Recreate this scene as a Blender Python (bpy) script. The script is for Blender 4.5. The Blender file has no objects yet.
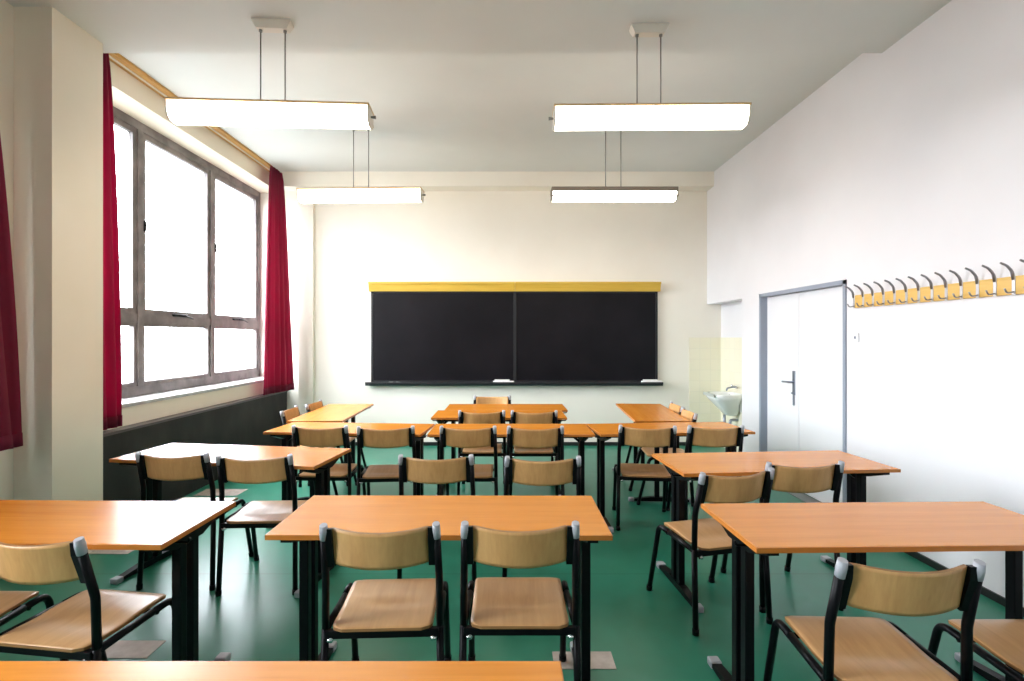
import bpy, bmesh, math, random
from mathutils import Vector, Matrix
random.seed(4)
S = bpy.context.scene
COL = S.collection
PI = math.pi
R = math.radians

# ------------------------------------------------------------------ materials
def new_mat(name):
    m = bpy.data.materials.new(name); m.use_nodes = True
    nt = m.node_tree
    return m, nt, nt.nodes['Principled BSDF']

def plain(name, col, rough=.5, metal=0, spec=.5, emit=None, estr=0):
    m, nt, b = new_mat(name)
    b.inputs['Base Color'].default_value = (*col, 1)
    b.inputs['Roughness'].default_value = rough
    b.inputs['Metallic'].default_value = metal
    b.inputs['Specular IOR Level'].default_value = spec
    if emit:
        b.inputs['Emission Color'].default_value = (*emit, 1)
        b.inputs['Emission Strength'].default_value = estr
    return m

def noisy(name, c1, c2, scale=(1, 1, 1), nscale=4, rough=.5, r2=None, bump=0, detail=4, lo=.35, hi=.65, spec=.5, metal=0, coat=0):
    m, nt, b = new_mat(name)
    N, L = nt.nodes, nt.links
    tc = N.new('ShaderNodeTexCoord'); mp = N.new('ShaderNodeMapping')
    mp.inputs['Scale'].default_value = scale
    no = N.new('ShaderNodeTexNoise'); no.inputs['Scale'].default_value = nscale; no.inputs['Detail'].default_value = detail
    cr = N.new('ShaderNodeValToRGB')
    cr.color_ramp.elements[0].position = lo; cr.color_ramp.elements[1].position = hi
    cr.color_ramp.elements[0].color = (*c1, 1); cr.color_ramp.elements[1].color = (*c2, 1)
    L.new(tc.outputs['Object'], mp.inputs[0]); L.new(mp.outputs[0], no.inputs['Vector'])
    L.new(no.outputs['Fac'], cr.inputs[0]); L.new(cr.outputs[0], b.inputs['Base Color'])
    b.inputs['Roughness'].default_value = rough
    b.inputs['Metallic'].default_value = metal
    b.inputs['Specular IOR Level'].default_value = spec
    b.inputs['Coat Weight'].default_value = coat
    b.inputs['Coat Roughness'].default_value = .15
    if r2 is not None:
        mr = N.new('ShaderNodeMapRange'); mr.inputs['To Min'].default_value = rough; mr.inputs['To Max'].default_value = r2
        L.new(no.outputs['Fac'], mr.inputs[0]); L.new(mr.outputs[0], b.inputs['Roughness'])
    if bump:
        bp = N.new('ShaderNodeBump'); bp.inputs['Strength'].default_value = bump; bp.inputs['Distance'].default_value = .01
        L.new(no.outputs['Fac'], bp.inputs['Height']); L.new(bp.outputs[0], b.inputs['Normal'])
    return m

def wood(name, c1, c2, axis='x', rough=.3, fine=60, spec=.5):
    """long streaky grain with pale and dark fibres"""
    m, nt, b = new_mat(name)
    N, L = nt.nodes, nt.links
    tc = N.new('ShaderNodeTexCoord'); oi = N.new('ShaderNodeObjectInfo')
    ad = N.new('ShaderNodeVectorMath'); ad.operation = 'ADD'
    mu = N.new('ShaderNodeMath'); mu.operation = 'MULTIPLY'; mu.inputs[1].default_value = 17.0
    L.new(oi.outputs['Random'], mu.inputs[0])
    L.new(tc.outputs['Object'], ad.inputs[0]); L.new(mu.outputs[0], ad.inputs[1])
    mp = N.new('ShaderNodeMapping')
    mp.inputs['Scale'].default_value = {'x': (.9, 14, 14), 'y': (14, .9, 14), 'z': (14, 14, .9)}[axis]
    n1 = N.new('ShaderNodeTexNoise'); n1.inputs['Scale'].default_value = 1.6; n1.inputs['Detail'].default_value = 5; n1.inputs['Distortion'].default_value = .6
    n2 = N.new('ShaderNodeTexNoise'); n2.inputs['Scale'].default_value = fine / 8; n2.inputs['Detail'].default_value = 3
    L.new(ad.outputs[0], mp.inputs[0]); L.new(mp.outputs[0], n1.inputs['Vector']); L.new(mp.outputs[0], n2.inputs['Vector'])
    mx = N.new('ShaderNodeMath'); mx.operation = 'MULTIPLY_ADD'; mx.inputs[1].default_value = .3
    L.new(n2.outputs['Fac'], mx.inputs[0])
    m2 = N.new('ShaderNodeMath'); m2.operation = 'MULTIPLY'; m2.inputs[1].default_value = .7
    L.new(n1.outputs['Fac'], m2.inputs[0]); L.new(m2.outputs[0], mx.inputs[2])
    cr = N.new('ShaderNodeValToRGB')
    cr.color_ramp.elements[0].position = .32; cr.color_ramp.elements[1].position = .68
    cr.color_ramp.elements[0].color = (*c1, 1); cr.color_ramp.elements[1].color = (*c2, 1)
    L.new(mx.outputs[0], cr.inputs[0]); L.new(cr.outputs[0], b.inputs['Base Color'])
    b.inputs['Roughness'].default_value = rough
    b.inputs['Specular IOR Level'].default_value = spec
    return m

M = {}
M['wall_white'] = noisy('wall_white_paint', (.77, .76, .79), (.80, .79, .82), nscale=1.5, rough=.6, bump=.03, detail=8)
M['wall_back'] = noisy('wall_back_paint', (.82, .79, .71), (.86, .835, .76), nscale=1.2, rough=.6, bump=.03, detail=8)
M['wall_cream'] = noisy('wall_cream_paint', (.79, .73, .60), (.83, .77, .65), nscale=1.5, rough=.6, bump=.03, detail=8)
M['ceiling'] = noisy('ceiling_paint', (.67, .70, .695), (.71, .74, .735), nscale=1, rough=.8, detail=6)
M['table_wood'] = wood('table_laminate', (.60, .20, .018), (.72, .275, .032), 'x', .27)
M['table_edge'] = wood('table_edging', (.50, .16, .022), (.60, .21, .03), 'x', .35)
M['chair_wood'] = wood('chair_beech_ply', (.54, .28, .098), (.68, .385, .155), 'z', .36)
M['seat_wood'] = wood('seat_beech_ply', (.52, .28, .115), (.64, .37, .165), 'y', .30)
M['ply_edge'] = noisy('ply_edge', (.22, .10, .03), (.40, .2, .07), (1, 1, 60), 6, .45)
M['black_metal'] = plain('black_lacquered_steel', (.003, .003, .004), .38, spec=.15)
M['grey_plastic'] = plain('grey_plastic', (.40, .41, .45), .45)
M['chrome'] = plain('chrome', (.75, .75, .77), .18, 1)
M['hook_metal'] = plain('hook_metal', (.30, .29, .31), .35, 1)
M['plate_metal'] = plain('plate_metal', (.62, .62, .66), .35, .7)
M['curtain'] = None
M['window_frame'] = noisy('aged_window_paint', (.13, .115, .115), (.24, .215, .21), nscale=6, rough=.5, detail=6)
M['sill'] = noisy('sill_stone', (.40, .39, .40), (.55, .54, .55), nscale=8, rough=.35)
M['dark_panel'] = noisy('dark_panel', (.011, .010, .010), (.024, .021, .020), (1, 1, .5), 5, .6, detail=7, spec=.3)
M['dark_ledge'] = plain('dark_ledge', (.06, .045, .05), .4)
M['pelmet'] = wood('pelmet_wood', (.40, .20, .045), (.62, .36, .10), 'y', .5, 90)
M['yellow_wood'] = wood('yellow_cornice_wood', (.60, .38, .04), (.68, .46, .07), 'x', .5)
M['rack_wood'] = wood('rack_wood', (.66, .40, .09), (.80, .52, .16), 'y', .4, 90)
M['board'] = noisy('slate', (.003, .003, .005), (.007, .006, .009), (1, 1, 1), 2.0, .42, detail=6, spec=.18)
M['board_frame'] = plain('board_frame', (.010, .011, .014), .4)
M['chalk'] = plain('chalk', (.85, .85, .85), .8)
M['lamp_shell'] = plain('lamp_shell', (.72, .68, .60), .4)
M['lamp_wood'] = plain('lamp_band', (.62, .42, .22), .5)
M['lamp_brown'] = plain('lamp_brown', (.22, .18, .14), .5)
M['lamp_glow'] = plain('lamp_glow', (.9, .88, .8), .5, emit=(1, .91, .77), estr=8.0)
M['rod'] = plain('lamp_rod', (.26, .26, .25), .4, .5)
M['door'] = noisy('door_paint', (.80, .81, .84), (.84, .85, .88), nscale=1, rough=.35)
M['door_frame'] = plain('door_frame', (.30, .34, .42), .4)  # grey-blue metal, with the shade on the reveal put into its colour
M['steel'] = plain('steel', (.30, .33, .40), .3, .8)
M['ceramic'] = plain('ceramic', (.80, .82, .80), .12)
M['ceramic_rim'] = plain('ceramic_rim', (.45, .47, .43), .3)
M['threshold'] = plain('threshold', (.22, .24, .24), .5)
M['baseboard'] = plain('baseboard', (.012, .013, .013), .4)
M['patch'] = noisy('floor_plate', (.42, .36, .32), (.52, .46, .42), nscale=20, rough=.45)

def curtain_mat():
    m, nt, b = new_mat('crimson_curtain')
    N, L = nt.nodes, nt.links
    b.inputs['Base Color'].default_value = (.19, .003, .030, 1)
    b.inputs['Roughness'].default_value = .75
    b.inputs['Sheen Weight'].default_value = .1
    tr = N.new('ShaderNodeBsdfTranslucent'); tr.inputs[0].default_value = (.44, .011, .12, 1)
    mx = N.new('ShaderNodeMixShader'); mx.inputs[0].default_value = .42
    L.new(b.outputs[0], mx.inputs[1]); L.new(tr.outputs[0], mx.inputs[2])
    L.new(mx.outputs[0], N['Material Output'].inputs[0])
    return m
M['curtain'] = curtain_mat()

def glass_mat():
    m, nt, b = new_mat('window_glass')
    N, L = nt.nodes, nt.links
    t = N.new('ShaderNodeBsdfTransparent'); t.inputs[0].default_value = (.93, .96, .96, 1)
    g = N.new('ShaderNodeBsdfGlossy'); g.inputs['Roughness'].default_value = .02
    f = N.new('ShaderNodeFresnel'); f.inputs[0].default_value = 1.3
    mx = N.new('ShaderNodeMixShader')
    ge = N.new('ShaderNodeNewGeometry'); sb = N.new('ShaderNodeMath'); sb.operation = 'SUBTRACT'; sb.inputs[0].default_value = 1
    ml = N.new('ShaderNodeMath'); ml.operation = 'MULTIPLY'
    L.new(ge.outputs['Backfacing'], sb.inputs[1]); L.new(sb.outputs[0], ml.inputs[0]); L.new(f.outputs[0], ml.inputs[1])
    L.new(ml.outputs[0], mx.inputs[0]); L.new(t.outputs[0], mx.inputs[1]); L.new(g.outputs[0], mx.inputs[2])
    L.new(mx.outputs[0], N['Material Output'].inputs[0])
    return m
M['glass'] = glass_mat()

def tile_mat():
    m, nt, b = new_mat('cream_wall_tiles')
    N, L = nt.nodes, nt.links
    tc = N.new('ShaderNodeTexCoord')
    sp = N.new('ShaderNodeSeparateXYZ'); cb = N.new('ShaderNodeCombineXYZ'); ad = N.new('ShaderNodeMath')
    L.new(tc.outputs['Object'], sp.inputs[0]); L.new(sp.outputs[0], ad.inputs[0]); L.new(sp.outputs[1], ad.inputs[1])
    L.new(ad.outputs[0], cb.inputs[0]); L.new(sp.outputs[2], cb.inputs[1])
    bt = N.new('ShaderNodeTexBrick'); bt.offset = 0; bt.inputs['Scale'].default_value = 1
    bt.inputs['Brick Width'].default_value = .15; bt.inputs['Row Height'].default_value = .15; bt.inputs['Mortar Size'].default_value = .003
    bt.inputs['Color1'].default_value = (.84, .81, .66, 1); bt.inputs['Color2'].default_value = (.82, .79, .63, 1)
    bt.inputs['Mortar'].default_value = (.77, .75, .62, 1)
    L.new(cb.outputs[0], bt.inputs['Vector']); L.new(bt.outputs[0], b.inputs['Base Color'])
    b.inputs['Roughness'].default_value = .2
    return m
M['tile'] = tile_mat()

def floor_mat():
    m, nt, b = new_mat('green_linoleum')
    N, L = nt.nodes, nt.links
    tc = N.new('ShaderNodeTexCoord')
    n1 = N.new('ShaderNodeTexNoise'); n1.inputs['Scale'].default_value = 1.6; n1.inputs['Detail'].default_value = 6
    n2 = N.new('ShaderNodeTexNoise'); n2.inputs['Scale'].default_value = 9; n2.inputs['Detail'].default_value = 5
    L.new(tc.outputs['Object'], n1.inputs['Vector']); L.new(tc.outputs['Object'], n2.inputs['Vector'])
    cr = N.new('ShaderNodeValToRGB')
    cr.color_ramp.elements[0].position = .3; cr.color_ramp.elements[1].position = .7
    cr.color_ramp.elements[0].color = (.018, .175, .108, 1); cr.color_ramp.elements[1].color = (.028, .23, .148, 1)
    mx = N.new('ShaderNodeMath'); mx.operation = 'MULTIPLY_ADD'; mx.inputs[1].default_value = .4
    m2 = N.new('ShaderNodeMath'); m2.operation = 'MULTIPLY'; m2.inputs[1].default_value = .6
    L.new(n1.outputs['Fac'], m2.inputs[0]); L.new(n2.outputs['Fac'], mx.inputs[0]); L.new(m2.outputs[0], mx.inputs[2])
    L.new(mx.outputs[0], cr.inputs[0])
    # sheet seams every 1.25 m along the depth of the room
    br = N.new('ShaderNodeTexBrick'); br.offset = 0; br.inputs['Scale'].default_value = 1
    br.inputs['Brick Width'].default_value = 40; br.inputs['Row Height'].default_value = 1.25; br.inputs['Mortar Size'].default_value = .004
    br.inputs['Color1'].default_value = (1, 1, 1, 1); br.inputs['Color2'].default_value = (1, 1, 1, 1); br.inputs['Mortar'].default_value = (.6, .6, .6, 1)
    of = N.new('ShaderNodeVectorMath'); of.operation = 'ADD'; of.inputs[1].default_value = (20, .45, 0)
    L.new(tc.outputs['Object'], of.inputs[0]); L.new(of.outputs[0], br.inputs['Vector'])
    mm = N.new('ShaderNodeMix'); mm.data_type = 'RGBA'; mm.blend_type = 'MULTIPLY'; mm.inputs[0].default_value = 1
    L.new(cr.outputs[0], mm.inputs[6]); L.new(br.outputs[0], mm.inputs[7])
    L.new(mm.outputs[2], b.inputs['Base Color'])
    mr = N.new('ShaderNodeMapRange'); mr.inputs['To Min'].default_value = .26; mr.inputs['To Max'].default_value = .38
    L.new(n2.outputs['Fac'], mr.inputs[0]); L.new(mr.outputs[0], b.inputs['Roughness'])
    return m
M['floor'] = floor_mat()

# ------------------------------------------------------------------ mesh helpers
def V(*a): return Vector(a)

def bm_box(bm, lo, hi, bev=0, seg=2):
    lo, hi = [min(a, b) for a, b in zip(lo, hi)], [max(a, b) for a, b in zip(lo, hi)]
    vs = [bm.verts.new((x, y, z)) for x in (lo[0], hi[0]) for y in (lo[1], hi[1]) for z in (lo[2], hi[2])]
    fs = [(0, 1, 3, 2), (4, 6, 7, 5), (0, 4, 5, 1), (2, 3, 7, 6), (0, 2, 6, 4), (1, 5, 7, 3)]
    faces = [bm.faces.new([vs[i] for i in f]) for f in fs]
    if bev:
        edges = list({e for f in faces for e in f.edges})
        bmesh.ops.bevel(bm, geom=edges, offset=bev, segments=seg, affect='EDGES', profile=.5)

def fillet(pts, rad, n=6):
    """round the inner corners of a polyline"""
    out = [Vector(pts[0])]
    for i in range(1, len(pts) - 1):
        p0, p, p1 = Vector(pts[i - 1]), Vector(pts[i]), Vector(pts[i + 1])
        r_ = rad[i - 1] if isinstance(rad, (list, tuple)) else rad
        a = (p0 - p).normalized(); b = (p1 - p).normalized()
        ang = a.angle(b)
        if r_ <= 0 or ang > PI - .02:
            out.append(p); continue
        t = min(r_ / math.tan(ang / 2), (p0 - p).length * .49, (p1 - p).length * .49)
        q0, q1 = p + a * t, p + b * t
        for k in range(n + 1):
            s = k / n
            out.append((1 - s) ** 2 * q0 + 2 * s * (1 - s) * p + s * s * q1)
    out.append(Vector(pts[-1]))
    return out

def bm_tube(bm, pts, r, n=10, ry=None, rs=None, cap=True):
    """sweep a circle (or ellipse r x ry) along pts"""
    pts = [Vector(p) for p in pts]
    rings = []
    t0 = (pts[1] - pts[0]).normalized()
    up = V(1, 0, 0) if abs(t0.x) < .9 else V(0, 1, 0)
    u = (up - t0 * up.dot(t0)).normalized()
    for i, p in enumerate(pts):
        if i == 0: t = pts[1] - pts[0]
        elif i == len(pts) - 1: t = pts[-1] - pts[-2]
        else: t = (pts[i + 1] - p).normalized() + (p - pts[i - 1]).normalized()
        t = t.normalized()
        u = (u - t * u.dot(t)).normalized(); w = t.cross(u)
        rr = rs[i] if rs else r
        rv = (ry if ry else r) * (rr / r)
        rings.append([bm.verts.new(p + u * math.cos(2 * PI * k / n) * rr + w * math.sin(2 * PI * k / n) * rv) for k in range(n)])
    for a, b in zip(rings, rings[1:]):
        for k in range(n):
            f = bm.faces.new((a[k], a[(k + 1) % n], b[(k + 1) % n], b[k])); f.smooth = True
    if cap:
        bm.faces.new(rings[0][::-1]); bm.faces.new(rings[-1])

def bm_prism(bm, prof, axis, a, b):
    """extrude a closed 2-D profile along an axis from a to b"""
    def P(q, t):
        return {'x': (t, q[0], q[1]), 'y': (q[0], t, q[1]), 'z': (q[0], q[1], t)}[axis]
    A = [bm.verts.new(P(q, a)) for q in prof]; B = [bm.verts.new(P(q, b)) for q in prof]
    n = len(prof)
    for i in range(n): bm.faces.new((A[i], A[(i + 1) % n], B[(i + 1) % n], B[i]))
    bm.faces.new(A[::-1]); bm.faces.new(B)

def bm_sheet(bm, fn, nu, nv, th, normal=None):
    """grid surface fn(u,v) with thickness th along its normal"""
    P = [[Vector(fn(i / nu, j / nv)) for j in range(nv + 1)] for i in range(nu + 1)]
    def nrm(i, j):
        a = P[min(i + 1, nu)][j] - P[max(i - 1, 0)][j]; b = P[i][min(j + 1, nv)] - P[i][max(j - 1, 0)]
        return a.cross(b).normalized()
    F = [[bm.verts.new(P[i][j] + nrm(i, j) * th / 2) for j in range(nv + 1)] for i in range(nu + 1)]
    Bk = [[bm.verts.new(P[i][j] - nrm(i, j) * th / 2) for j in range(nv + 1)] for i in range(nu + 1)]
    for i in range(nu):
        for j in range(nv):
            f = bm.faces.new((F[i][j], F[i + 1][j], F[i + 1][j + 1], F[i][j + 1])); f.smooth = True
            f = bm.faces.new((Bk[i][j], Bk[i][j + 1], Bk[i + 1][j + 1], Bk[i + 1][j])); f.smooth = True
    rim = []
    for i in range(nu):
        rim.append(bm.faces.new((F[i][0], Bk[i][0], Bk[i + 1][0], F[i + 1][0])))
        rim.append(bm.faces.new((F[i][nv], F[i + 1][nv], Bk[i + 1][nv], Bk[i][nv])))
    for j in range(nv):
        rim.append(bm.faces.new((F[0][j], F[0][j + 1], Bk[0][j + 1], Bk[0][j])))
        rim.append(bm.faces.new((F[nu][j], Bk[nu][j], Bk[nu][j + 1], F[nu][j + 1])))
    return rim

def obj(name, bm, mat, parent=None, loc=(0, 0, 0), rot=(0, 0, 0)):
    bmesh.ops.recalc_face_normals(bm, faces=bm.faces)
    me = bpy.data.meshes.new(name); bm.to_mesh(me); bm.free()
    for m in (mat if isinstance(mat, (list, tuple)) else [mat]): me.materials.append(m)
    o = bpy.data.objects.new(name, me); COL.objects.link(o)
    o.location = loc; o.rotation_euler = rot
    if parent: o.parent = parent
    return o

def box_obj(name, boxes, mat, parent=None, bev=0, **k):
    bm = bmesh.new()
    for lo, hi in boxes: bm_box(bm, lo, hi, bev)
    return obj(name, bm, mat, parent, **k)

def tag(o, label, cat, group=None):
    o['label'] = label; o['category'] = cat
    if group: o['group'] = group
    return o

def thing(name, label, cat, loc=(0, 0, 0), rz=0, group=None):
    o = bpy.data.objects.new(name, None); COL.objects.link(o)
    o.empty_display_size = .1
    o.location = loc; o.rotation_euler = (0, 0, R(rz))
    return tag(o, label, cat, group)

def struct(name, boxes, mat, parent=None, bev=0, **k):
    o = box_obj(name, boxes, mat, parent, bev, **k)
    if not parent: o['kind'] = 'structure'
    return o

def copy_tree(o, parent=None):
    c = o.copy(); COL.objects.link(c)
    if parent: c.parent = parent
    for ch in list(o.children): copy_tree(ch, c)
    return c

# ------------------------------------------------------------------ room (camera stands at x=0, y=0, z=1.5; +y looks at the blackboard)
W = 2.79; BACK = 7.22; REAR = -2.6
LW = -3.14      # window wall plane
XG = -3.44      # window plane
HU = 3.725; HL = 3.61
PX = -2.895     # pillar face
B1 = (3.735, BACK)            # window bay beyond the pillar
B2 = (-.15, 2.9)            # window bay beside the camera

fl = struct('floor', [((-3.6, REAR, -.1), (3.2, BACK + .1, 0))], M['floor'])
struct('ceiling', [((-3.6, 3.86, HU), (3.2, BACK + .1, HU + .2)), ((-3.6, REAR, HL), (3.2, 3.86, HU + .2))], M['ceiling'])
struct('wall_back', [((-3.6, BACK, 0), (3.2, BACK + .2, HU)), ((-3.6, 6.97, 3.53), (W, BACK, HU)),
                     ((-2.86, BACK - .06, 0), (-2.66, BACK, 3.53))], M['wall_back'])
struct('wall_rear', [((-3.6, REAR - .2, 0), (3.2, REAR, HU))], M['wall_white'])
struct('wall_left', [
    ((-3.7, B1[0], 0), (LW, BACK, .925)), ((-3.7, B2[0], 0), (LW, B2[1], .925)),
    ((-3.7, B1[0], 3.51), (LW, BACK, HU)), ((-3.7, B2[0], 3.51), (LW, B2[1], HL + .05)),
    ((-3.7, 3.316, 0), (PX, B1[0], HL)), ((-3.7, B2[1], 0), (LW, 3.316, HL)), ((-3.7, REAR, 0), (LW, B2[0], HL)), ((LW, -.57, 0), (PX, B2[0], HL)),  # strip between near window and pillar added to keep daylight off the pillar front
], M['wall_cream'])
DZ0, DZ1, DH = 4.257, 5.71, 1.975     # door opening
NZ0, NH = 6.15, 1.96                  # niche
XD = 2.85
struct('wall_right', [
    ((W, REAR, 0), (3.2, DZ0, HU)), ((W, DZ0, DH), (3.2, DZ1, HU)), ((W, DZ1, 0), (3.2, NZ0, HU)), ((W, NZ0, NH), (3.2, BACK, HU)),
    ((2.985, NZ0, 0), (3.2, BACK, NH)),
    ((3.0, DZ0, 0), (3.2, DZ1, DH)),
], M['wall_white'])
struct('trim_1', [((W - .012, REAR, 0), (W, DZ0, .045)), ((W - .012, DZ1, 0), (W, NZ0, .045))], M['baseboard'])
struct('trim_2', [((-2.66, BACK - .012, 0), (2.985, BACK, .05))], M['baseboard'])
# cream tiles behind and beside the basin
struct('trim_3', [((2.54, BACK - .008, .052), (2.985, BACK, 1.5)), ((2.977, NZ0, 0), (2.985, BACK - .008, 1.5))], M['tile'])
# dark boxed parapet under the windows with its ledge
lp = struct('trim_4', [((LW, B1[0], 0), (-3.04, BACK, .75))], M['dark_panel'])
struct('ledge', [((LW, B1[0], .75), (-3.03, BACK, .772))], M['dark_ledge'], lp)
lp = struct('trim_5', [((LW, B2[0], 0), (-3.04, 2.9, .75))], M['dark_panel'])
struct('ledge', [((LW, B2[0], .75), (-3.03, 2.9, .772))], M['dark_ledge'], lp)
struct('trim_6', [((2.72, DZ0 + .02, 0), (XD, DZ1 - .02, .006))], M['threshold'])

# ------------------------------------------------------------------ windows
def window(idx, y0, y1, mull):
    fw = .06
    root = box_obj('window_%d' % idx, [((XG - .04, y0, .96), (XG + .03, y1, 1.05)), ((XG - .04, y0, 3.43), (XG + .03, y1, 3.51)),
                                  ((XG - .04, y0, 1.05), (XG + .03, y0 + fw, 3.43)), ((XG - .04, y1 - fw, 1.05), (XG + .03, y1, 3.43)),
                                  ((XG - .04, y0 + fw, 1.64), (XG + .03, y1 - fw, 1.72))]
                   + [((XG - .04, m - .035, 1.05), (XG + .035, m + .035, 3.43)) for m in mull], M['window_frame'])
    root['kind'] = 'structure'
    ys = [y0 + fw] + list(mull) + [y1 - fw]
    for a, b in zip(ys, ys[1:]):
        a2 = a + (.035 if a in mull else 0); b2 = b - (.035 if b in mull else 0)
        for (h0, h1, t) in ((1.05, 1.64, .035), (1.72, 3.43, .05)):
            s = box_obj('sash', [((XG - .025, a2, h0), (XG + .02, b2, h0 + t)), ((XG - .025, a2, h1 - t), (XG + .02, b2, h1)),
                                 ((XG - .025, a2, h0 + t), (XG + .02, a2 + t, h1 - t)), ((XG - .025, b2 - t, h0 + t), (XG + .02, b2, h1 - t))],
                        M['window_frame'], root)
            box_obj('pane', [((XG - .004, a2 + t, h0 + t), (XG + .002, b2 - t, h1 - t))], M['glass'], s)
            if h0 > 1.5:
                # espagnolette on the sash edge and a stay on the transom
                bm = bmesh.new()
                bm_box(bm, (XG + .02, a2 + .012, 2.50), (XG + .038, a2 + .04, 2.60), .004)
                bm_tube(bm, fillet([(XG + .038, a2 + .026, 2.56), (XG + .075, a2 + .026, 2.56), (XG + .075, a2 + .03, 2.47)], .015), .008, 8)
                obj('handle', bm, M['black_metal'], s)
                bm = bmesh.new()
                mid = (a2 + b2) / 2
                bm_box(bm, (XG + .02, mid - .12, 1.715), (XG + .05, mid + .12, 1.74), .004)
                bm_tube(bm, fillet([(XG + .05, mid - .02, 1.73), (XG + .08, mid, 1.73), (XG + .08, mid + .14, 1.70)], .015), .008, 8)
                obj('stay', bm, M['black_metal'], s)
    bm = bmesh.new(); bm_box(bm, (XG - .04, y0, .925), (LW + .012, y1, .957), .006)
    obj('sill', bm, M['sill'], root)
    return root
window(1, 3.735, BACK - .002, (4.85, 6.04))
window(2, B2[0], B2[1], (.87, 1.89))

# ------------------------------------------------------------------ door
dr = struct('door_1', [((W - .012, DZ0 - .0, 0), (XD + .05, DZ0 + .035, DH)), ((W - .012, DZ1 - .035, 0), (XD + .05, DZ1, DH)),
                       ((W - .012, DZ0, DH - .035), (XD + .05, DZ1, DH + .0))], M['door_frame'])
dr['kind'] = 'structure'
ST = 5.06
l1 = box_obj('leaf', [((XD, DZ0 + .037, .012), (XD + .04, ST - .003, DH - .037))], M['door'], dr, .003)
l2 = box_obj('leaf', [((XD, ST + .003, .012), (XD + .04, DZ1 - .037, DH - .037))], M['door'], dr, .003)
bm = bmesh.new(); bm_box(bm, (XD - .008, ST + .06, .93), (XD, ST + .105, 1.17), .003)
pl = obj('handle_plate', bm, M['steel'], l2)
bm = bmesh.new()
bm_tube(bm, fillet([(XD - .005, ST + .08, 1.06), (XD - .055, ST + .08, 1.06), (XD - .055, ST + .20, 1.055)], .015), .010, 10)
obj('lever', bm, M['steel'], l2)
bm = bmesh.new(); bm_box(bm, (XD - .014, ST + .068, .83), (XD - .004, ST + .09, .93), .003)
bm_tube(bm, [(XD - .01, ST + .08, .95), (XD - .03, ST + .08, .95)], .008, 8)
obj('lock_tongue', bm, M['steel'], l2)

# ------------------------------------------------------------------ floor plates (pale rectangular patches in the linoleum)
for (x0, x1, y0, y1, lab) in ((.22, .50, 2.35, 2.48, 'pale rectangular floor plate under the centre front table'),
                              (-1.93, -1.68, 2.43, 2.57, 'pale rectangular floor plate beside the chair under the left front table'),
                              (-2.96, -2.55, 4.92, 5.14, 'pale rectangular floor plate near the dark parapet below the window'),
                              (-2.90, -2.62, 3.60, 3.74, 'pale rectangular floor plate at the foot of the cream pillar')):
    bm = bmesh.new(); bm_box(bm, (x0, y0, 0), (x1, y1, .003), .001)
    tag(obj('floor_plate', bm, M['patch']), lab, 'floor plate', 'pale plates let into the green floor')

# ------------------------------------------------------------------ curtains
def curtain(y0t, y1t, y0b, y1b, x_t, x_b, top, bot, folds, amp, label, xb_far=None, sweep=None):
    def fn(u, v):
        e = v ** .6
        y = (y0t + (y1t - y0t) * u) * (1 - e) + (y0b + (y1b - y0b) * u) * e
        xb = x_b if xb_far is None else x_b + (xb_far - x_b) * u
        x = x_t * (1 - e) + xb * e
        a = amp * (.55 + .45 * v)
        x += a * math.sin(2 * PI * folds * u + .6 * math.sin(3 * v)) + .3 * a * math.sin(2 * PI * folds * 2.3 * u + 1.0 + v)
        return (x, y, top + (bot - top) * v + .006 * math.sin(2 * PI * folds * u) * v)
    bm = bmesh.new(); bm_sheet(bm, fn, 72, 26, .004)
    o = obj('curtain', bm, M['curtain'])
    bm = bmesh.new()
    bm_sheet(bm, lambda u, v: Vector(fn(u, 1 - .03 * (1 - v))) + V(.004, 0, 0), 72, 2, .004)
    obj('hem', bm, M['curtain'], o)
    tag(o, label, 'curtain', 'crimson curtains at the windows')
    return o
curtain(6.62, 6.93, 6.42, 7.12, -3.0, -3.01, 3.69, .785, 4.5, .035, 'crimson curtain gathered at the blackboard end of the tall window', -2.93)
curtain(3.76, 4.0, 3.765, 4.11, -3.06, -3.05, 3.69, .80, 3, .035, 'narrow crimson curtain hanging just beyond the cream pillar')
curtain(1.55, 3.02, 1.35, 3.22, -3.10, -3.02, 3.56, .83, 11, .04, 'dark crimson curtain hanging on the camera side of the cream pillar', -2.99)  # unseen length toward the camera added to hold back daylight from this window

def rail(y0, y1, z, label):
    t = thing('curtain_board', label, 'curtain rail', (-3.09, (y0 + y1) / 2, z), 0, 'curtain boards along the window wall')
    h = (y1 - y0) / 2
    box_obj('board', [((-.055, -h, -.03), (.06, h, 0))], M['pelmet'], t, .003)
    box_obj('track', [((-.01, -h + .02, -.037), (.01, h - .02, -.03))], M['lamp_shell'], t)
rail(3.862, 6.968, HU, 'orange brown wooden curtain board along the ceiling over the tall window')
rail(B2[0] + .02, 2.98, HL, 'orange brown wooden curtain board over the window beside the near curtain')

# ------------------------------------------------------------------ blackboard
BY = BACK
bb = thing('blackboard', 'long black two-panel blackboard with yellow wooden cornice and chalk ledge', 'blackboard', (0, BY, 1.5))
px = lambda x, d: (x - 506) * d / 520
x0, x1, xm = px(371, 7.17), px(657.8, 7.17), px(515, 7.17)
zt, zb = (338 - 292) * 7.17 / 520, (338 - 382.5) * 7.17 / 520
box_obj('frame', [((x0, -.05, zb), (x0 + .03, -.0, zt)), ((x1 - .03, -.05, zb), (x1, 0, zt)), ((x0, -.05, zt - .02), (x1, 0, zt)), ((x0, -.05, zb), (x1, 0, zb + .02)),
                  ((xm - .02, -.052, zb), (xm + .02, 0, zt))], M['board_frame'], bb, .002)
box_obj('panel', [((x0 + .03, -.04, zb + .02), (xm - .02, -.002, zt - .02))], M['board'], bb)
box_obj('panel', [((xm + .02, -.04, zb + .02), (x1 - .03, -.002, zt - .02))], M['board'], bb)
xc0, xc1 = px(368.4, 7.12), px(661, 7.12)
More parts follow.
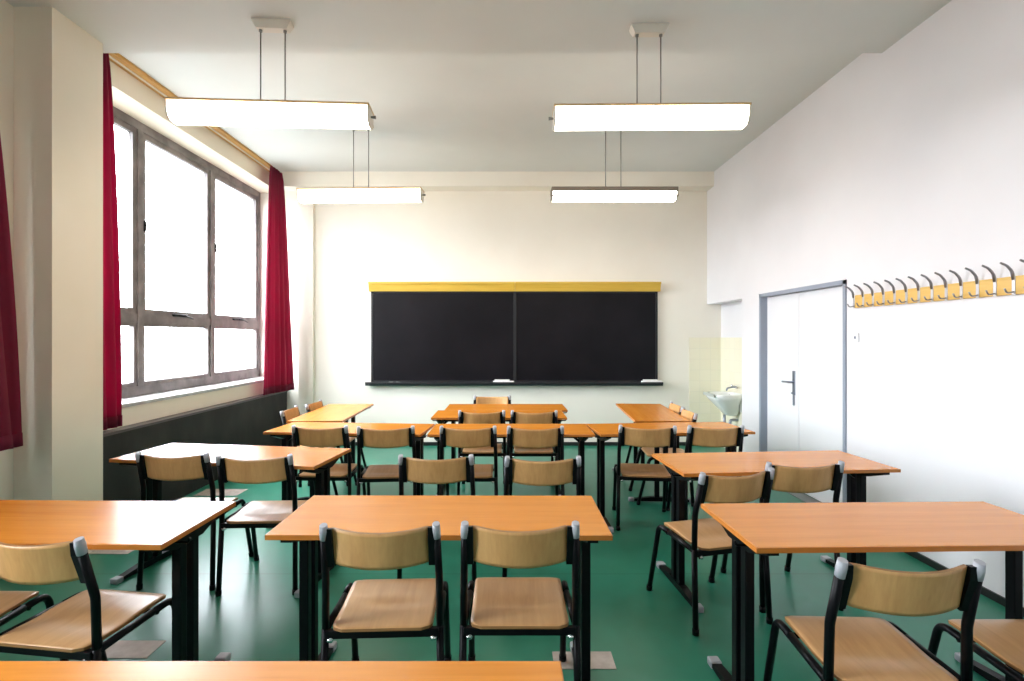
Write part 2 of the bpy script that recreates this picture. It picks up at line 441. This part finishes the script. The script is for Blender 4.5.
for a, b in ((xc0, xm - .002), (xm + .002, xc1)):
    bm = bmesh.new()
    bm_prism(bm, [(0, zt - .0), (-.075, zt - .0), (-.10, zt + .10), (-.115, zt + .10), (-.115, zt + .128), (0, zt + .128)], 'x', a, b)
    obj('cornice', bm, M['yellow_wood'], bb)
bm = bmesh.new()
bm_prism(bm, [(0, zb - .045), (-.12, zb - .045), (-.13, zb - .02), (-.13, zb + .004), (-.12, zb + .004), (-.115, zb - .012), (0, zb - .012)], 'x', px(365, 7.09), px(663.3, 7.09))
obj('chalk_ledge', bm, M['board_frame'], bb)
ZT = 1.5 + zb - .012
def eraser(xa, xb, lab):
    t = thing('board_eraser', lab, 'board eraser', ((xa + xb) / 2, BY - .075, ZT), 0, 'board erasers on the chalk ledge')
    h = (xb - xa) / 2
    box_obj('felt', [((-h, -.03, 0), (h, .03, .03))], M['chalk'], t, .006)
    bm = bmesh.new(); bm_box(bm, (-h + .02, -.024, .03), (h - .06, .024, .048), .006)
    obj('back', bm, M['chalk'], t)
eraser(px(493, 7.14), px(514, 7.14), 'white board eraser on the chalk ledge at the middle of the blackboard')
eraser(px(641.6, 7.14), px(662, 7.14), 'white board eraser at the door end of the chalk ledge')
for xx, lab in ((391, 'white chalk piece on the ledge nearer the window'), (398, 'white chalk piece on the ledge farther from the window')):
    bm = bmesh.new(); bm_tube(bm, [(px(xx, 7.14) - .028, BY - .08, ZT + .008), (px(xx, 7.14) + .028, BY - .075, ZT + .008)], .008, 10)
    tag(obj('chalk', bm, M['chalk']), lab, 'chalk', 'chalk pieces on the ledge')

# ------------------------------------------------------------------ coat rack and switch
rk = thing('coat_rack', 'long pale wooden coat rack board screwed to the white wall', 'coat rack', (W, 3.3, 1.785))
box_obj('board', [((-.020, -.95, -.05), (0, .845, .05))], M['rack_wood'], rk, .003)
def make_hook():
    o = bmesh.new()
    bm_box(o, (-.0235, -.0095, -.053), (-.020, .0095, .053), .001)
    root = obj('coat_hook_plate', o, M['plate_metal'])
    root.name = 'coat_hook'
    return root
def add_hook_parts(root):
    bm = bmesh.new()
    p = [(-.022, 0, .030), (-.032, 0, .078), (-.060, 0, .108), (-.094, 0, .122)]
    q = fillet(p, .05, 5)
    n = len(q)
    bm_tube(bm, q, .010, 8, .006, rs=[.0105 - .004 * k / (n - 1) for k in range(n)])
    obj('prong', bm, M['hook_metal'], root)
    bm = bmesh.new()
    bm_tube(bm, fillet([(-.022, 0, -.035), (-.058, 0, -.045), (-.072, 0, -.018)], .02, 5), .006, 8, .004)
    obj('prong', bm, M['hook_metal'], root)
hy = [4.139 - .1086 * k for k in range(16)]
hook0 = make_hook(); add_hook_parts(hook0)
ords = ['nearest the door', 'second from the door', 'third from the door', 'fourth from the door', 'fifth from the door', 'sixth from the door', 'seventh from the door', 'eighth from the door',
        'ninth from the door', 'tenth from the door', 'eleventh from the door', 'twelfth from the door', 'thirteenth from the door', 'fourteenth from the door', 'fifteenth from the door', 'sixteenth from the door']
for k, y in enumerate(hy):
    if k > 13: break
    o = hook0 if k == 0 else copy_tree(hook0)
    o.location = (W, y, 1.785)
    tag(o, 'curved metal coat hook on the wooden rack, ' + ords[k], 'coat hook', 'coat hooks on the rack')
sw = thing('light_switch', 'small white square light switch on the wall by the door', 'light switch', (W, 4.14, 1.5))
box_obj('plate', [((-.010, -.035, -.035), (0, .035, .035))], M['door'], sw, .003)
box_obj('rocker', [((-.015, -.008, -.01), (-.010, .008, .01))], M['steel'], sw)

# ------------------------------------------------------------------ wash basin in the niche
wb = thing('wash_basin', 'white wall hung wash basin in the tiled niche beyond the door', 'wash basin', (2.977, 6.68, .775))
wb.scale = (.9, .9, .88)
def basin_bm():
    bm = bmesh.new()
    def ring(fx, fy, z, n=28):
        out = []
        for k in range(n):
            a = 2 * PI * k / n
            c, s = math.cos(a), math.sin(a)
            e = .55
            out.append(bm.verts.new((-.205 + fx * math.copysign(abs(c) ** e, c) + (.205 - .205 * fx / .205) * .85, fy * math.copysign(abs(s) ** e, s), z)))
        return out
    spec = [(.07, .06, -.31), (.09, .08, -.29), (.13, .15, -.20), (.185, .215, -.09), (.203, .24, -.05), (.205, .245, 0), (.195, .235, .012),
            (.18, .21, .005), (.165, .195, -.03), (.13, .15, -.11), (.05, .05, -.14)]
    rings = [ring(*s) for s in spec]
    n = len(rings[0])
    for a, b in zip(rings, rings[1:]):
        for k in range(n):
            f = bm.faces.new((a[k], a[(k + 1) % n], b[(k + 1) % n], b[k])); f.smooth = True
    bm.faces.new(rings[0][::-1]); bm.faces.new(rings[-1])
    return bm
obj('basin', basin_bm(), M['ceramic'], wb)
bm = bmesh.new()
bm_prism(bm, [(-.418, -.03), (-.408, -.03), (-.408, .013), (-.418, .013)], 'y', -.2, .2)
obj('rim_trim', bm, M['ceramic_rim'], wb)
bm = bmesh.new()
bm_tube(bm, fillet([(0, 0, .10), (-.06, 0, .10), (-.15, 0, .085), (-.16, 0, .045)], .02), .012, 10)
bm_tube(bm, [(-.04, -.06, .10), (-.04, .06, .10)], .014, 10)
obj('tap', bm, M['steel'], wb)
for s in (-.07, .07):
    bm = bmesh.new(); bm_tube(bm, [(-.04, s, .10), (-.06, s * 1.1, .13)], .016, 8); obj('tap_handle', bm, M['chrome'], wb)
bm = bmesh.new()
bm_tube(bm, fillet([(-.19, 0, -.30), (-.19, 0, -.42), (-.12, 0, -.47), (-.10, 0, -.38), (0, 0, -.38)], .03), .02, 10)
obj('drain_pipe', bm, M['steel'], wb)
bm = bmesh.new(); bm_box(bm, (-.05, -.20, -.24), (0, -.17, -.02), .004); bm_box(bm, (-.05, .17, -.24), (0, .20, -.02), .004)
bm_box(bm, (-.30, -.20, -.06), (0, -.18, -.035), .003)
obj('bracket', bm, M['ceramic_rim'], wb)

# ------------------------------------------------------------------ ceiling lamps
def lamp(x, y, zc, rz, label, band, bandh, drop_z=3.05, kn=1, ch=.055):
    t = thing('pendant_lamp', label, 'lamp', (x, y, zc), rz, 'long pendant lamps under the ceiling')
    L_ = .65; d = drop_z - zc
    bm = bmesh.new()
    def fr(zz, a, b): return [bm.verts.new((sx * a, sy * b, zz)) for sx, sy in ((-1, -1), (1, -1), (1, 1), (-1, 1))]
    r1, r2, r3 = fr(0, .125, .04), fr(-ch * .2, .125, .04), fr(-ch, .10, .03)
    for a, b in ((r1, r2), (r2, r3)):
        for k in range(4): bm.faces.new((a[k], a[(k + 1) % 4], b[(k + 1) % 4], b[k]))
    bm.faces.new(r1); bm.faces.new(r3[::-1])
    obj('canopy', bm, M['lamp_shell'], t)
    for s in (-.08, .08):
        bm = bmesh.new(); bm_tube(bm, [(s, 0, -ch + .005), (s, 0, d)], .0048, 8); rd = obj('rod', bm, M['rod'], t)
        bm = bmesh.new(); bm_tube(bm, [(s, 0, d), (s, 0, d + .025)], .014, 10); bm_tube(bm, [(s, 0, -ch - .012), (s, 0, -ch + .002)], .012, 10); obj('ferrule', bm, M['rod'], rd)
    bm = bmesh.new()
    bm_box(bm, (-L_, -.095, d - bandh), (L_, -.083, d), .002); bm_box(bm, (-L_, .083, d - bandh), (L_, .095, d), .002)
    bm_box(bm, (-L_, -.083, d - .012), (L_, .083, d), 0)
    obj('housing', bm, band, t)
    # glowing diffuser trough
    prof = [(-.082, d - .0125), (-.084, d - .03), (-.080, d - .075), (-.070, d - .105), (-.045, d - .125), (0, d - .13),
            (.045, d - .125), (.070, d - .105), (.080, d - .075), (.084, d - .03), (.082, d - .0125)]
    bm = bmesh.new(); bm_prism(bm, prof, 'x', -L_ + .012, L_ - .012)
    for f in bm.faces: f.smooth = len(f.verts) == 4
    obj('diffuser', bm, M['lamp_glow'], t)
    if bandh > .03:
        box_obj('trim_bar', [((-L_, -.086, d - .100), (L_, -.078, d - .086)), ((-L_, .078, d - .100), (L_, .086, d - .086))], band, t)
    for s in (-1, 1):
        a, b = sorted((s * (L_ - .012), s * (L_ - .002)))
        bm = bmesh.new(); bm_prism(bm, [(p[0] * 1.03, p[1] - (.003 if i > 0 and i < 10 else 0)) for i, p in enumerate(prof)], 'x', a, b)
        e = obj('end_cap', bm, band if bandh > .03 else M['lamp_shell'], t)
        if s == kn:
            bm = bmesh.new(); bm_tube(bm, [(s * (L_ - .002), 0, d - .06), (s * (L_ + .03), 0, d - .06)], .010, 10, rs=[.007, .012])
            obj('knob', bm, M['rod'], e)
lamp(-1.56, 3.48, HL, 3.5, 'glowing pendant lamp nearest the window, under the lowered ceiling', M['lamp_wood'], .014)
lamp(.97, 3.53, HL, -1, 'glowing pendant lamp nearest the coat rack, under the lowered ceiling', M['lamp_wood'], .014, kn=-1)
lamp(-1.522, 5.46, HU, -2, 'pale pendant lamp hanging before the window end of the blackboard', M['lamp_wood'], .014, ch=.045)
lamp(1.12, 5.43, HU, 0, 'brown banded pendant lamp hanging before the door end of the blackboard', M['lamp_brown'], .045, ch=.045)

# ------------------------------------------------------------------ school table
TW, TD, TH = 1.32, .50, .75
def make_table():
    t = thing('school_table', 'x', 'table')
    w, d = TW / 2, TD / 2
    box_obj('tabletop', [((-w + .002, -d + .002, TH - .020), (w - .002, d - .002, TH))], M['table_wood'], t, .0015)
    box_obj('edge_band', [((-w, -d, TH - .0195), (w, -d + .002, TH - .001)), ((-w, d - .002, TH - .0195), (w, d, TH - .001)),
                          ((-w, -d, TH - .0195), (-w + .002, d, TH - .001)), ((w - .002, -d, TH - .0195), (w, d, TH - .001))], M['table_edge'], t)
    for s in (-1, 1):
        x = s * (w - .072)
        for yy in (-.039, .039):
            bm = bmesh.new(); bm_box(bm, (x - .019, yy - .021, .035), (x + .019, yy + .021, TH - .03), .004)
            obj('post', bm, M['black_metal'], t)
        bm = bmesh.new()
        bm_prism(bm, [(-.23, TH - .020), (.23, TH - .020), (.23, TH - .037), (.085, TH - .085), (-.085, TH - .085), (-.23, TH - .037)], 'x', x - .021, x + .021)
        obj('top_arm', bm, M['black_metal'], t)
        bm = bmesh.new()
        a, b = sorted((x - s * .015, x - s * .10))
        bm_prism(bm, [(x - s * .018, TH - .115), (x - s * .018, TH - .09), (x - s * .10, TH - .03), (x - s * .125, TH - .03)], 'y', -.012, .012)
        obj('brace', bm, M['black_metal'], t)
        bm = bmesh.new()
        bm_prism(bm, [(-.25, .008), (.25, .008), (.25, .026), (.09, .045), (-.09, .045), (-.25, .026)], 'x', x - .022, x + .022)
        ft = obj('foot', bm, M['black_metal'], t)
        for q in (-1, 1):
            bm = bmesh.new()
            a, b = sorted((q * .245, q * .295))
            bm_box(bm, (x - .026, a, 0), (x + .026, b, .034), .007)
            obj('foot_cap', bm, M['grey_plastic'], ft)['label'] = 'grey plastic foot cap'
        bm = bmesh.new()
        bm_tube(bm, fillet([(x, -.10, TH - .05), (x + s * .075, -.10, TH - .05), (x + s * .082, -.10, TH - .032)], .01, 3), .005, 8)
        obj('bag_hook', bm, M['black_metal'], t)
    bm = bmesh.new(); bm_box(bm, (-w + .09, -.015, TH - .075), (w - .09, .015, TH - .025), .003)
    obj('rail', bm, M['black_metal'], t)
    return t

GT = 'school tables standing in the classroom'
tables = [
    (-.533, .957, 0, 'orange topped school table cut off by the bottom edge of the photo'),
    (-1.902, 2.145, -1.2, 'orange topped table in the front row nearest the window, glare on its aisle end'),
    (-.255, 2.222, -.2, 'orange topped table in the middle of the front row with two tucked chairs'),
    (1.540, 2.118, 1.4, 'orange topped table in the front row nearest the coat rack wall'),
    (-1.748, 3.362, -8, 'second row table by the dark parapet, its top whitened by window glare'),
    (1.597, 3.165, 4.5, 'second row table near the door, turned slightly to the wall'),
    (-1.275, 4.325, -5, 'third row table at the window end, touching the table behind its corner'),
    (.040, 4.275, 0, 'middle table of the long third row, two chairs before it'),
    (1.337, 4.33, 5, 'third row table at the door end, its far corner by the door frame'),
    (-1.735, 5.275, 91.2, 'sideways table beyond the third row, reaching toward the window curtain corner'),
    (1.455, 5.29, 86, 'sideways table beyond the third row in front of the wash basin'),
    (-.065, 5.11, 0, 'table before the blackboard with two chairs at its near side'),
    (-.0, 5.62, 0, 'teacher side table nearest the blackboard, one chair behind it'),
]
t0 = make_table()
SC = {1: 1, 3: .99, 4: 1.02, 5: .965, 6: .965, 7: .985, 8: .95, 9: .91, 10: .92, 11: .965, 12: .965}
for i, (x, y, a, lab) in enumerate(tables):
    o = t0 if i == 0 else copy_tree(t0)
    o.location = (x, y, 0); o.rotation_euler = (0, 0, R(a))
    o.scale = (SC.get(i, 1), 1, 1)
    tag(o, lab, 'table', GT)

# ------------------------------------------------------------------ school chair (origin between the rear feet, faces +y)
def make_chair():
    t = thing('school_chair', 'x', 'chair')
    r = .0142; hx = .205
    # seat: plywood with shallow hollow and rounded corners
    def seat(u, v):
        y = -.037 + .39 * v
        hw = .186 + .0 * v
        k = 2 * u - 1
        # rounded corners
        dy = min(v, 1 - v) * .39
        rc = .04
        if dy < rc: hw -= rc - math.sqrt(max(0, rc * rc - (rc - dy) ** 2))
        x = k * hw
        z = .423 + .012 * v - .012 * math.exp(-((k * .55) ** 2 + ((v - .40) / .30) ** 2) * 3.2)
        if v > .86: z -= (v - .86) ** 2 * .55
        return (x, y, z)
    bm = bmesh.new()
    rim = bm_sheet(bm, seat, 20, 26, .011)
    for f in rim: f.material_index = 1
    obj('seat', bm, [M['seat_wood'], M['ply_edge']], t)
    # backrest: bent plywood, bulging away from the sitter
    def back(u, v):
        k = 2 * u - 1
        x = k * .186
        sag = .052 * (1 - k * k)
        dip = .010 * (1 - k * k)
        z = .668 + .142 * v - dip
        e = abs(k)
        if e > .86: # soft corners
            q = (e - .86) / .14
            z += (.5 - v) * .018 * q * q
        y = -.026 - .03 * v - sag + .012
        return (x, y, z)
    bm = bmesh.new(); rim = bm_sheet(bm, back, 24, 10, .010)
    for f in rim: f.material_index = 1
    obj('backrest', bm, [M['chair_wood'], M['ply_edge']], t)
    for s in (-1, 1):
        x = s * .212
        # front leg with its bend
        bm = bmesh.new()
        path = fillet([(s * hx, .24, .4165), (s * hx, .345, .4205), (s * (hx + .006), .445, .012)], [.055], 8)
        bm_tube(bm, path, r, 10)
        lg = obj('leg', bm, M['black_metal'], t)
        bm = bmesh.new(); bm_tube(bm, [(s * (hx + .006), .448, 0), (s * (hx + .006), .442, .03)], r + .003, 10)
        obj('foot_tip', bm, M['black_metal'], lg)
        # rear leg up to the seat
        bm = bmesh.new()
        bm_tube(bm, [(s * (hx + .015), -.03, .012), (x, -.006, .42)], r, 10, .016)
        lg = obj('leg', bm, M['black_metal'], t)
        bm = bmesh.new(); bm_tube(bm, [(s * (hx + .015), -.03, 0), (s * (hx + .015), -.03, .03)], r + .003, 10)
        obj('foot_tip', bm, M['black_metal'], lg)
        # post above the seat, bending back
        bm = bmesh.new()
        bm_tube(bm, fillet([(x, -.006, .42), (s * .210, -.010, .60), (s * .203, -.060, .80)], [.12], 8), r, 10, .016)
        po = obj('back_post', bm, M['black_metal'], t)
        bm = bmesh.new()
        bm_tube(bm, [(s * .204, -.052, .768), (s * .203, -.060, .80), (s * .2025, -.065, .822)], .0165, 12, .019, rs=[.0150, .0155, .0135])
        obj('post_cap', bm, M['grey_plastic'], po)['label'] = 'light grey plastic post cap'
        # black bracket gripping the plywood end
        bm = bmesh.new()
        xi = s * (hx - .004); xo = s * (hx - .032)
        prof = [(-.008, .658), (-.030, .655), (-.066, .765), (-.070, .808), (-.052, .808), (-.037, .765)]
        bm_prism(bm, prof, 'x', *sorted((xi, xo)))
        obj('bracket', bm, M['black_metal'], po)
        for zz, yy in ((.69, -.085), (.775, -.108)):
            pass
        bm = bmesh.new(); bm_tube(bm, [(x - s * .026, -.034, .385), (x - s * .026, -.02, .385)], .009, 10)
        bm_tube(bm, [(x - s * .013, -.03, .385), (x - s * .03, -.03, .385)], .007, 8)
        obj('bolt', bm, M['chrome'], t)
    bm = bmesh.new()
    for s in (-1, 1):
        bm_tube(bm, [(s * .212, -.006, .410), (s * hx, .24, .4165)], r, 10)
    bm_box(bm, (-.21, -.030, .388), (.21, -.004, .417), .003)
    bm_tube(bm, [(-hx, .265, .404), (hx, .265, .404)], .010, 10)
    obj('seat_frame', bm, M['black_metal'], t)
    return t

GC = 'school chairs standing in the classroom'
chairs = [
    (-1.625, 1.88, -8, 'chair at the window-side front table, its right post and seat fully in view'),
    (-2.135, 1.88, 0, 'chair cut off by the left photo edge, only its seat corner showing'),
    (-.462, 1.99, 2.5, 'chair nearer the window of two tucked under the middle front table'),
    (.052, 2.005, 0, 'chair nearer the door of two tucked under the middle front table'),
    (1.232, 1.68, -2, 'large foreground chair before the right front table, wavy grain on its backrest'),
    (1.845, 1.66, 0, 'chair cut off at the bottom right photo corner, seat and post showing'),
    (-1.965, 3.165, -1, 'chair at the glare-lit second row table, nearer the pillar'),
    (-1.455, 3.10, 2, 'chair with window glare on its seat, second row, nearer the aisle'),
    (-.404, 3.10, 0, 'chair standing alone behind the middle front table, nearer the window'),
    (.210, 3.06, 0, 'chair standing alone behind the middle front table, nearer the door'),
    (1.155, 2.745, 14, 'chair turned askew at the second row table near the door'),
    (1.620, 2.925, 3, 'chair at the second row table near the door, closer to the wall'),
    (-1.43, 4.10, -1, 'third row chair closest to the window, its backrest before the window-end table'),
    (-.925, 4.065, 5, 'third row chair, second from the window, green floor beneath its backrest'),
    (-.290, 4.075, 0, 'third row chair of the middle pair, nearer the window'),
    (.225, 4.07, 0, 'third row chair of the middle pair, nearer the door'),
    (1.10, 4.095, -7, 'third row chair, second from the door, near the standing table posts'),
    (1.615, 4.10, 0, 'third row chair closest to the door'),
    (-1.985, 5.01, -86, 'chair on the window side of the sideways table, nearer the camera'),
    (-1.925, 5.48, -89, 'chair on the window side of the sideways table, nearer the blackboard'),
    (1.61, 4.85, 86, 'chair on the basin side of the sideways table, nearer the camera'),
    (1.645, 5.315, 87, 'chair on the basin side of the sideways table, nearer the blackboard'),
    (-.225, 4.925, 0, 'chair before the blackboard tables, nearer the window'),
    (.262, 4.925, 0, 'chair before the blackboard tables, nearer the door'),
    (-.16, 5.985, 180, 'teacher chair behind the far table facing the room, under the blackboard'),
]
c0 = make_chair()
for i, (x, y, a, lab) in enumerate(chairs):
    o = c0 if i == 0 else copy_tree(c0)
    o.location = (x + .038 * math.sin(R(a)), y - .038 * math.cos(R(a)), 0); o.rotation_euler = (0, 0, R(a))
    tag(o, lab, 'chair', GC)

# ------------------------------------------------------------------ daylight
w = bpy.data.worlds.new('overcast_sky'); S.world = w; w.use_nodes = True
bg = w.node_tree.nodes['Background']
N, L = w.node_tree.nodes, w.node_tree.links
tc = N.new('ShaderNodeTexCoord'); sx = N.new('ShaderNodeSeparateXYZ'); cr = N.new('ShaderNodeValToRGB')
cr.color_ramp.elements[0].position = .46; cr.color_ramp.elements[1].position = .54      # pale ground below the horizon, overcast above
cr.color_ramp.elements[0].color = (.16, .16, .165, 1); cr.color_ramp.elements[1].color = (.93, .93, 1, 1)
mp = N.new('ShaderNodeMapRange'); mp.inputs['From Min'].default_value = -1
L.new(tc.outputs['Generated'], sx.inputs[0]); L.new(sx.outputs[2], mp.inputs[0]); L.new(mp.outputs[0], cr.inputs[0]); L.new(cr.outputs[0], bg.inputs[0])
bg.inputs[1].default_value = 17.0
for (y0, y1) in ((B1[0], BACK), B2):
    ld = bpy.data.lights.new('window_portal', 'AREA'); ld.shape = 'RECTANGLE'
    ld.size = 2.5; ld.size_y = y1 - y0
    ld.cycles.is_portal = True
    lo = bpy.data.objects.new('window_portal', ld); COL.objects.link(lo)
    lo.location = (XG - .06, (y0 + y1) / 2, 2.22); lo.rotation_euler = (0, R(-90), 0)

# ------------------------------------------------------------------ camera
cd = bpy.data.cameras.new('camera'); cam = bpy.data.objects.new('camera', cd); COL.objects.link(cam)
cam.location = (0, 0, 1.5); cam.rotation_euler = (R(90), 0, 0)
cd.sensor_width = 36; cd.lens = 520 / 1024 * 36
cd.shift_x = 6 / 1024; cd.shift_y = -3 / 1024
cd.clip_start = .05
S.camera = cam

S.view_settings.view_transform = 'Standard'
try: S.view_settings.look = 'None'
except Exception: pass
S.view_settings.exposure = 0.8
S.view_settings.gamma = 1
S.view_settings.use_curve_mapping = False
S.cycles.use_denoising = True
S.cycles.max_bounces = 10
S.cycles.diffuse_bounces = 6
S.cycles.transparent_max_bounces = 16
S.cycles.sample_clamp_indirect = 12
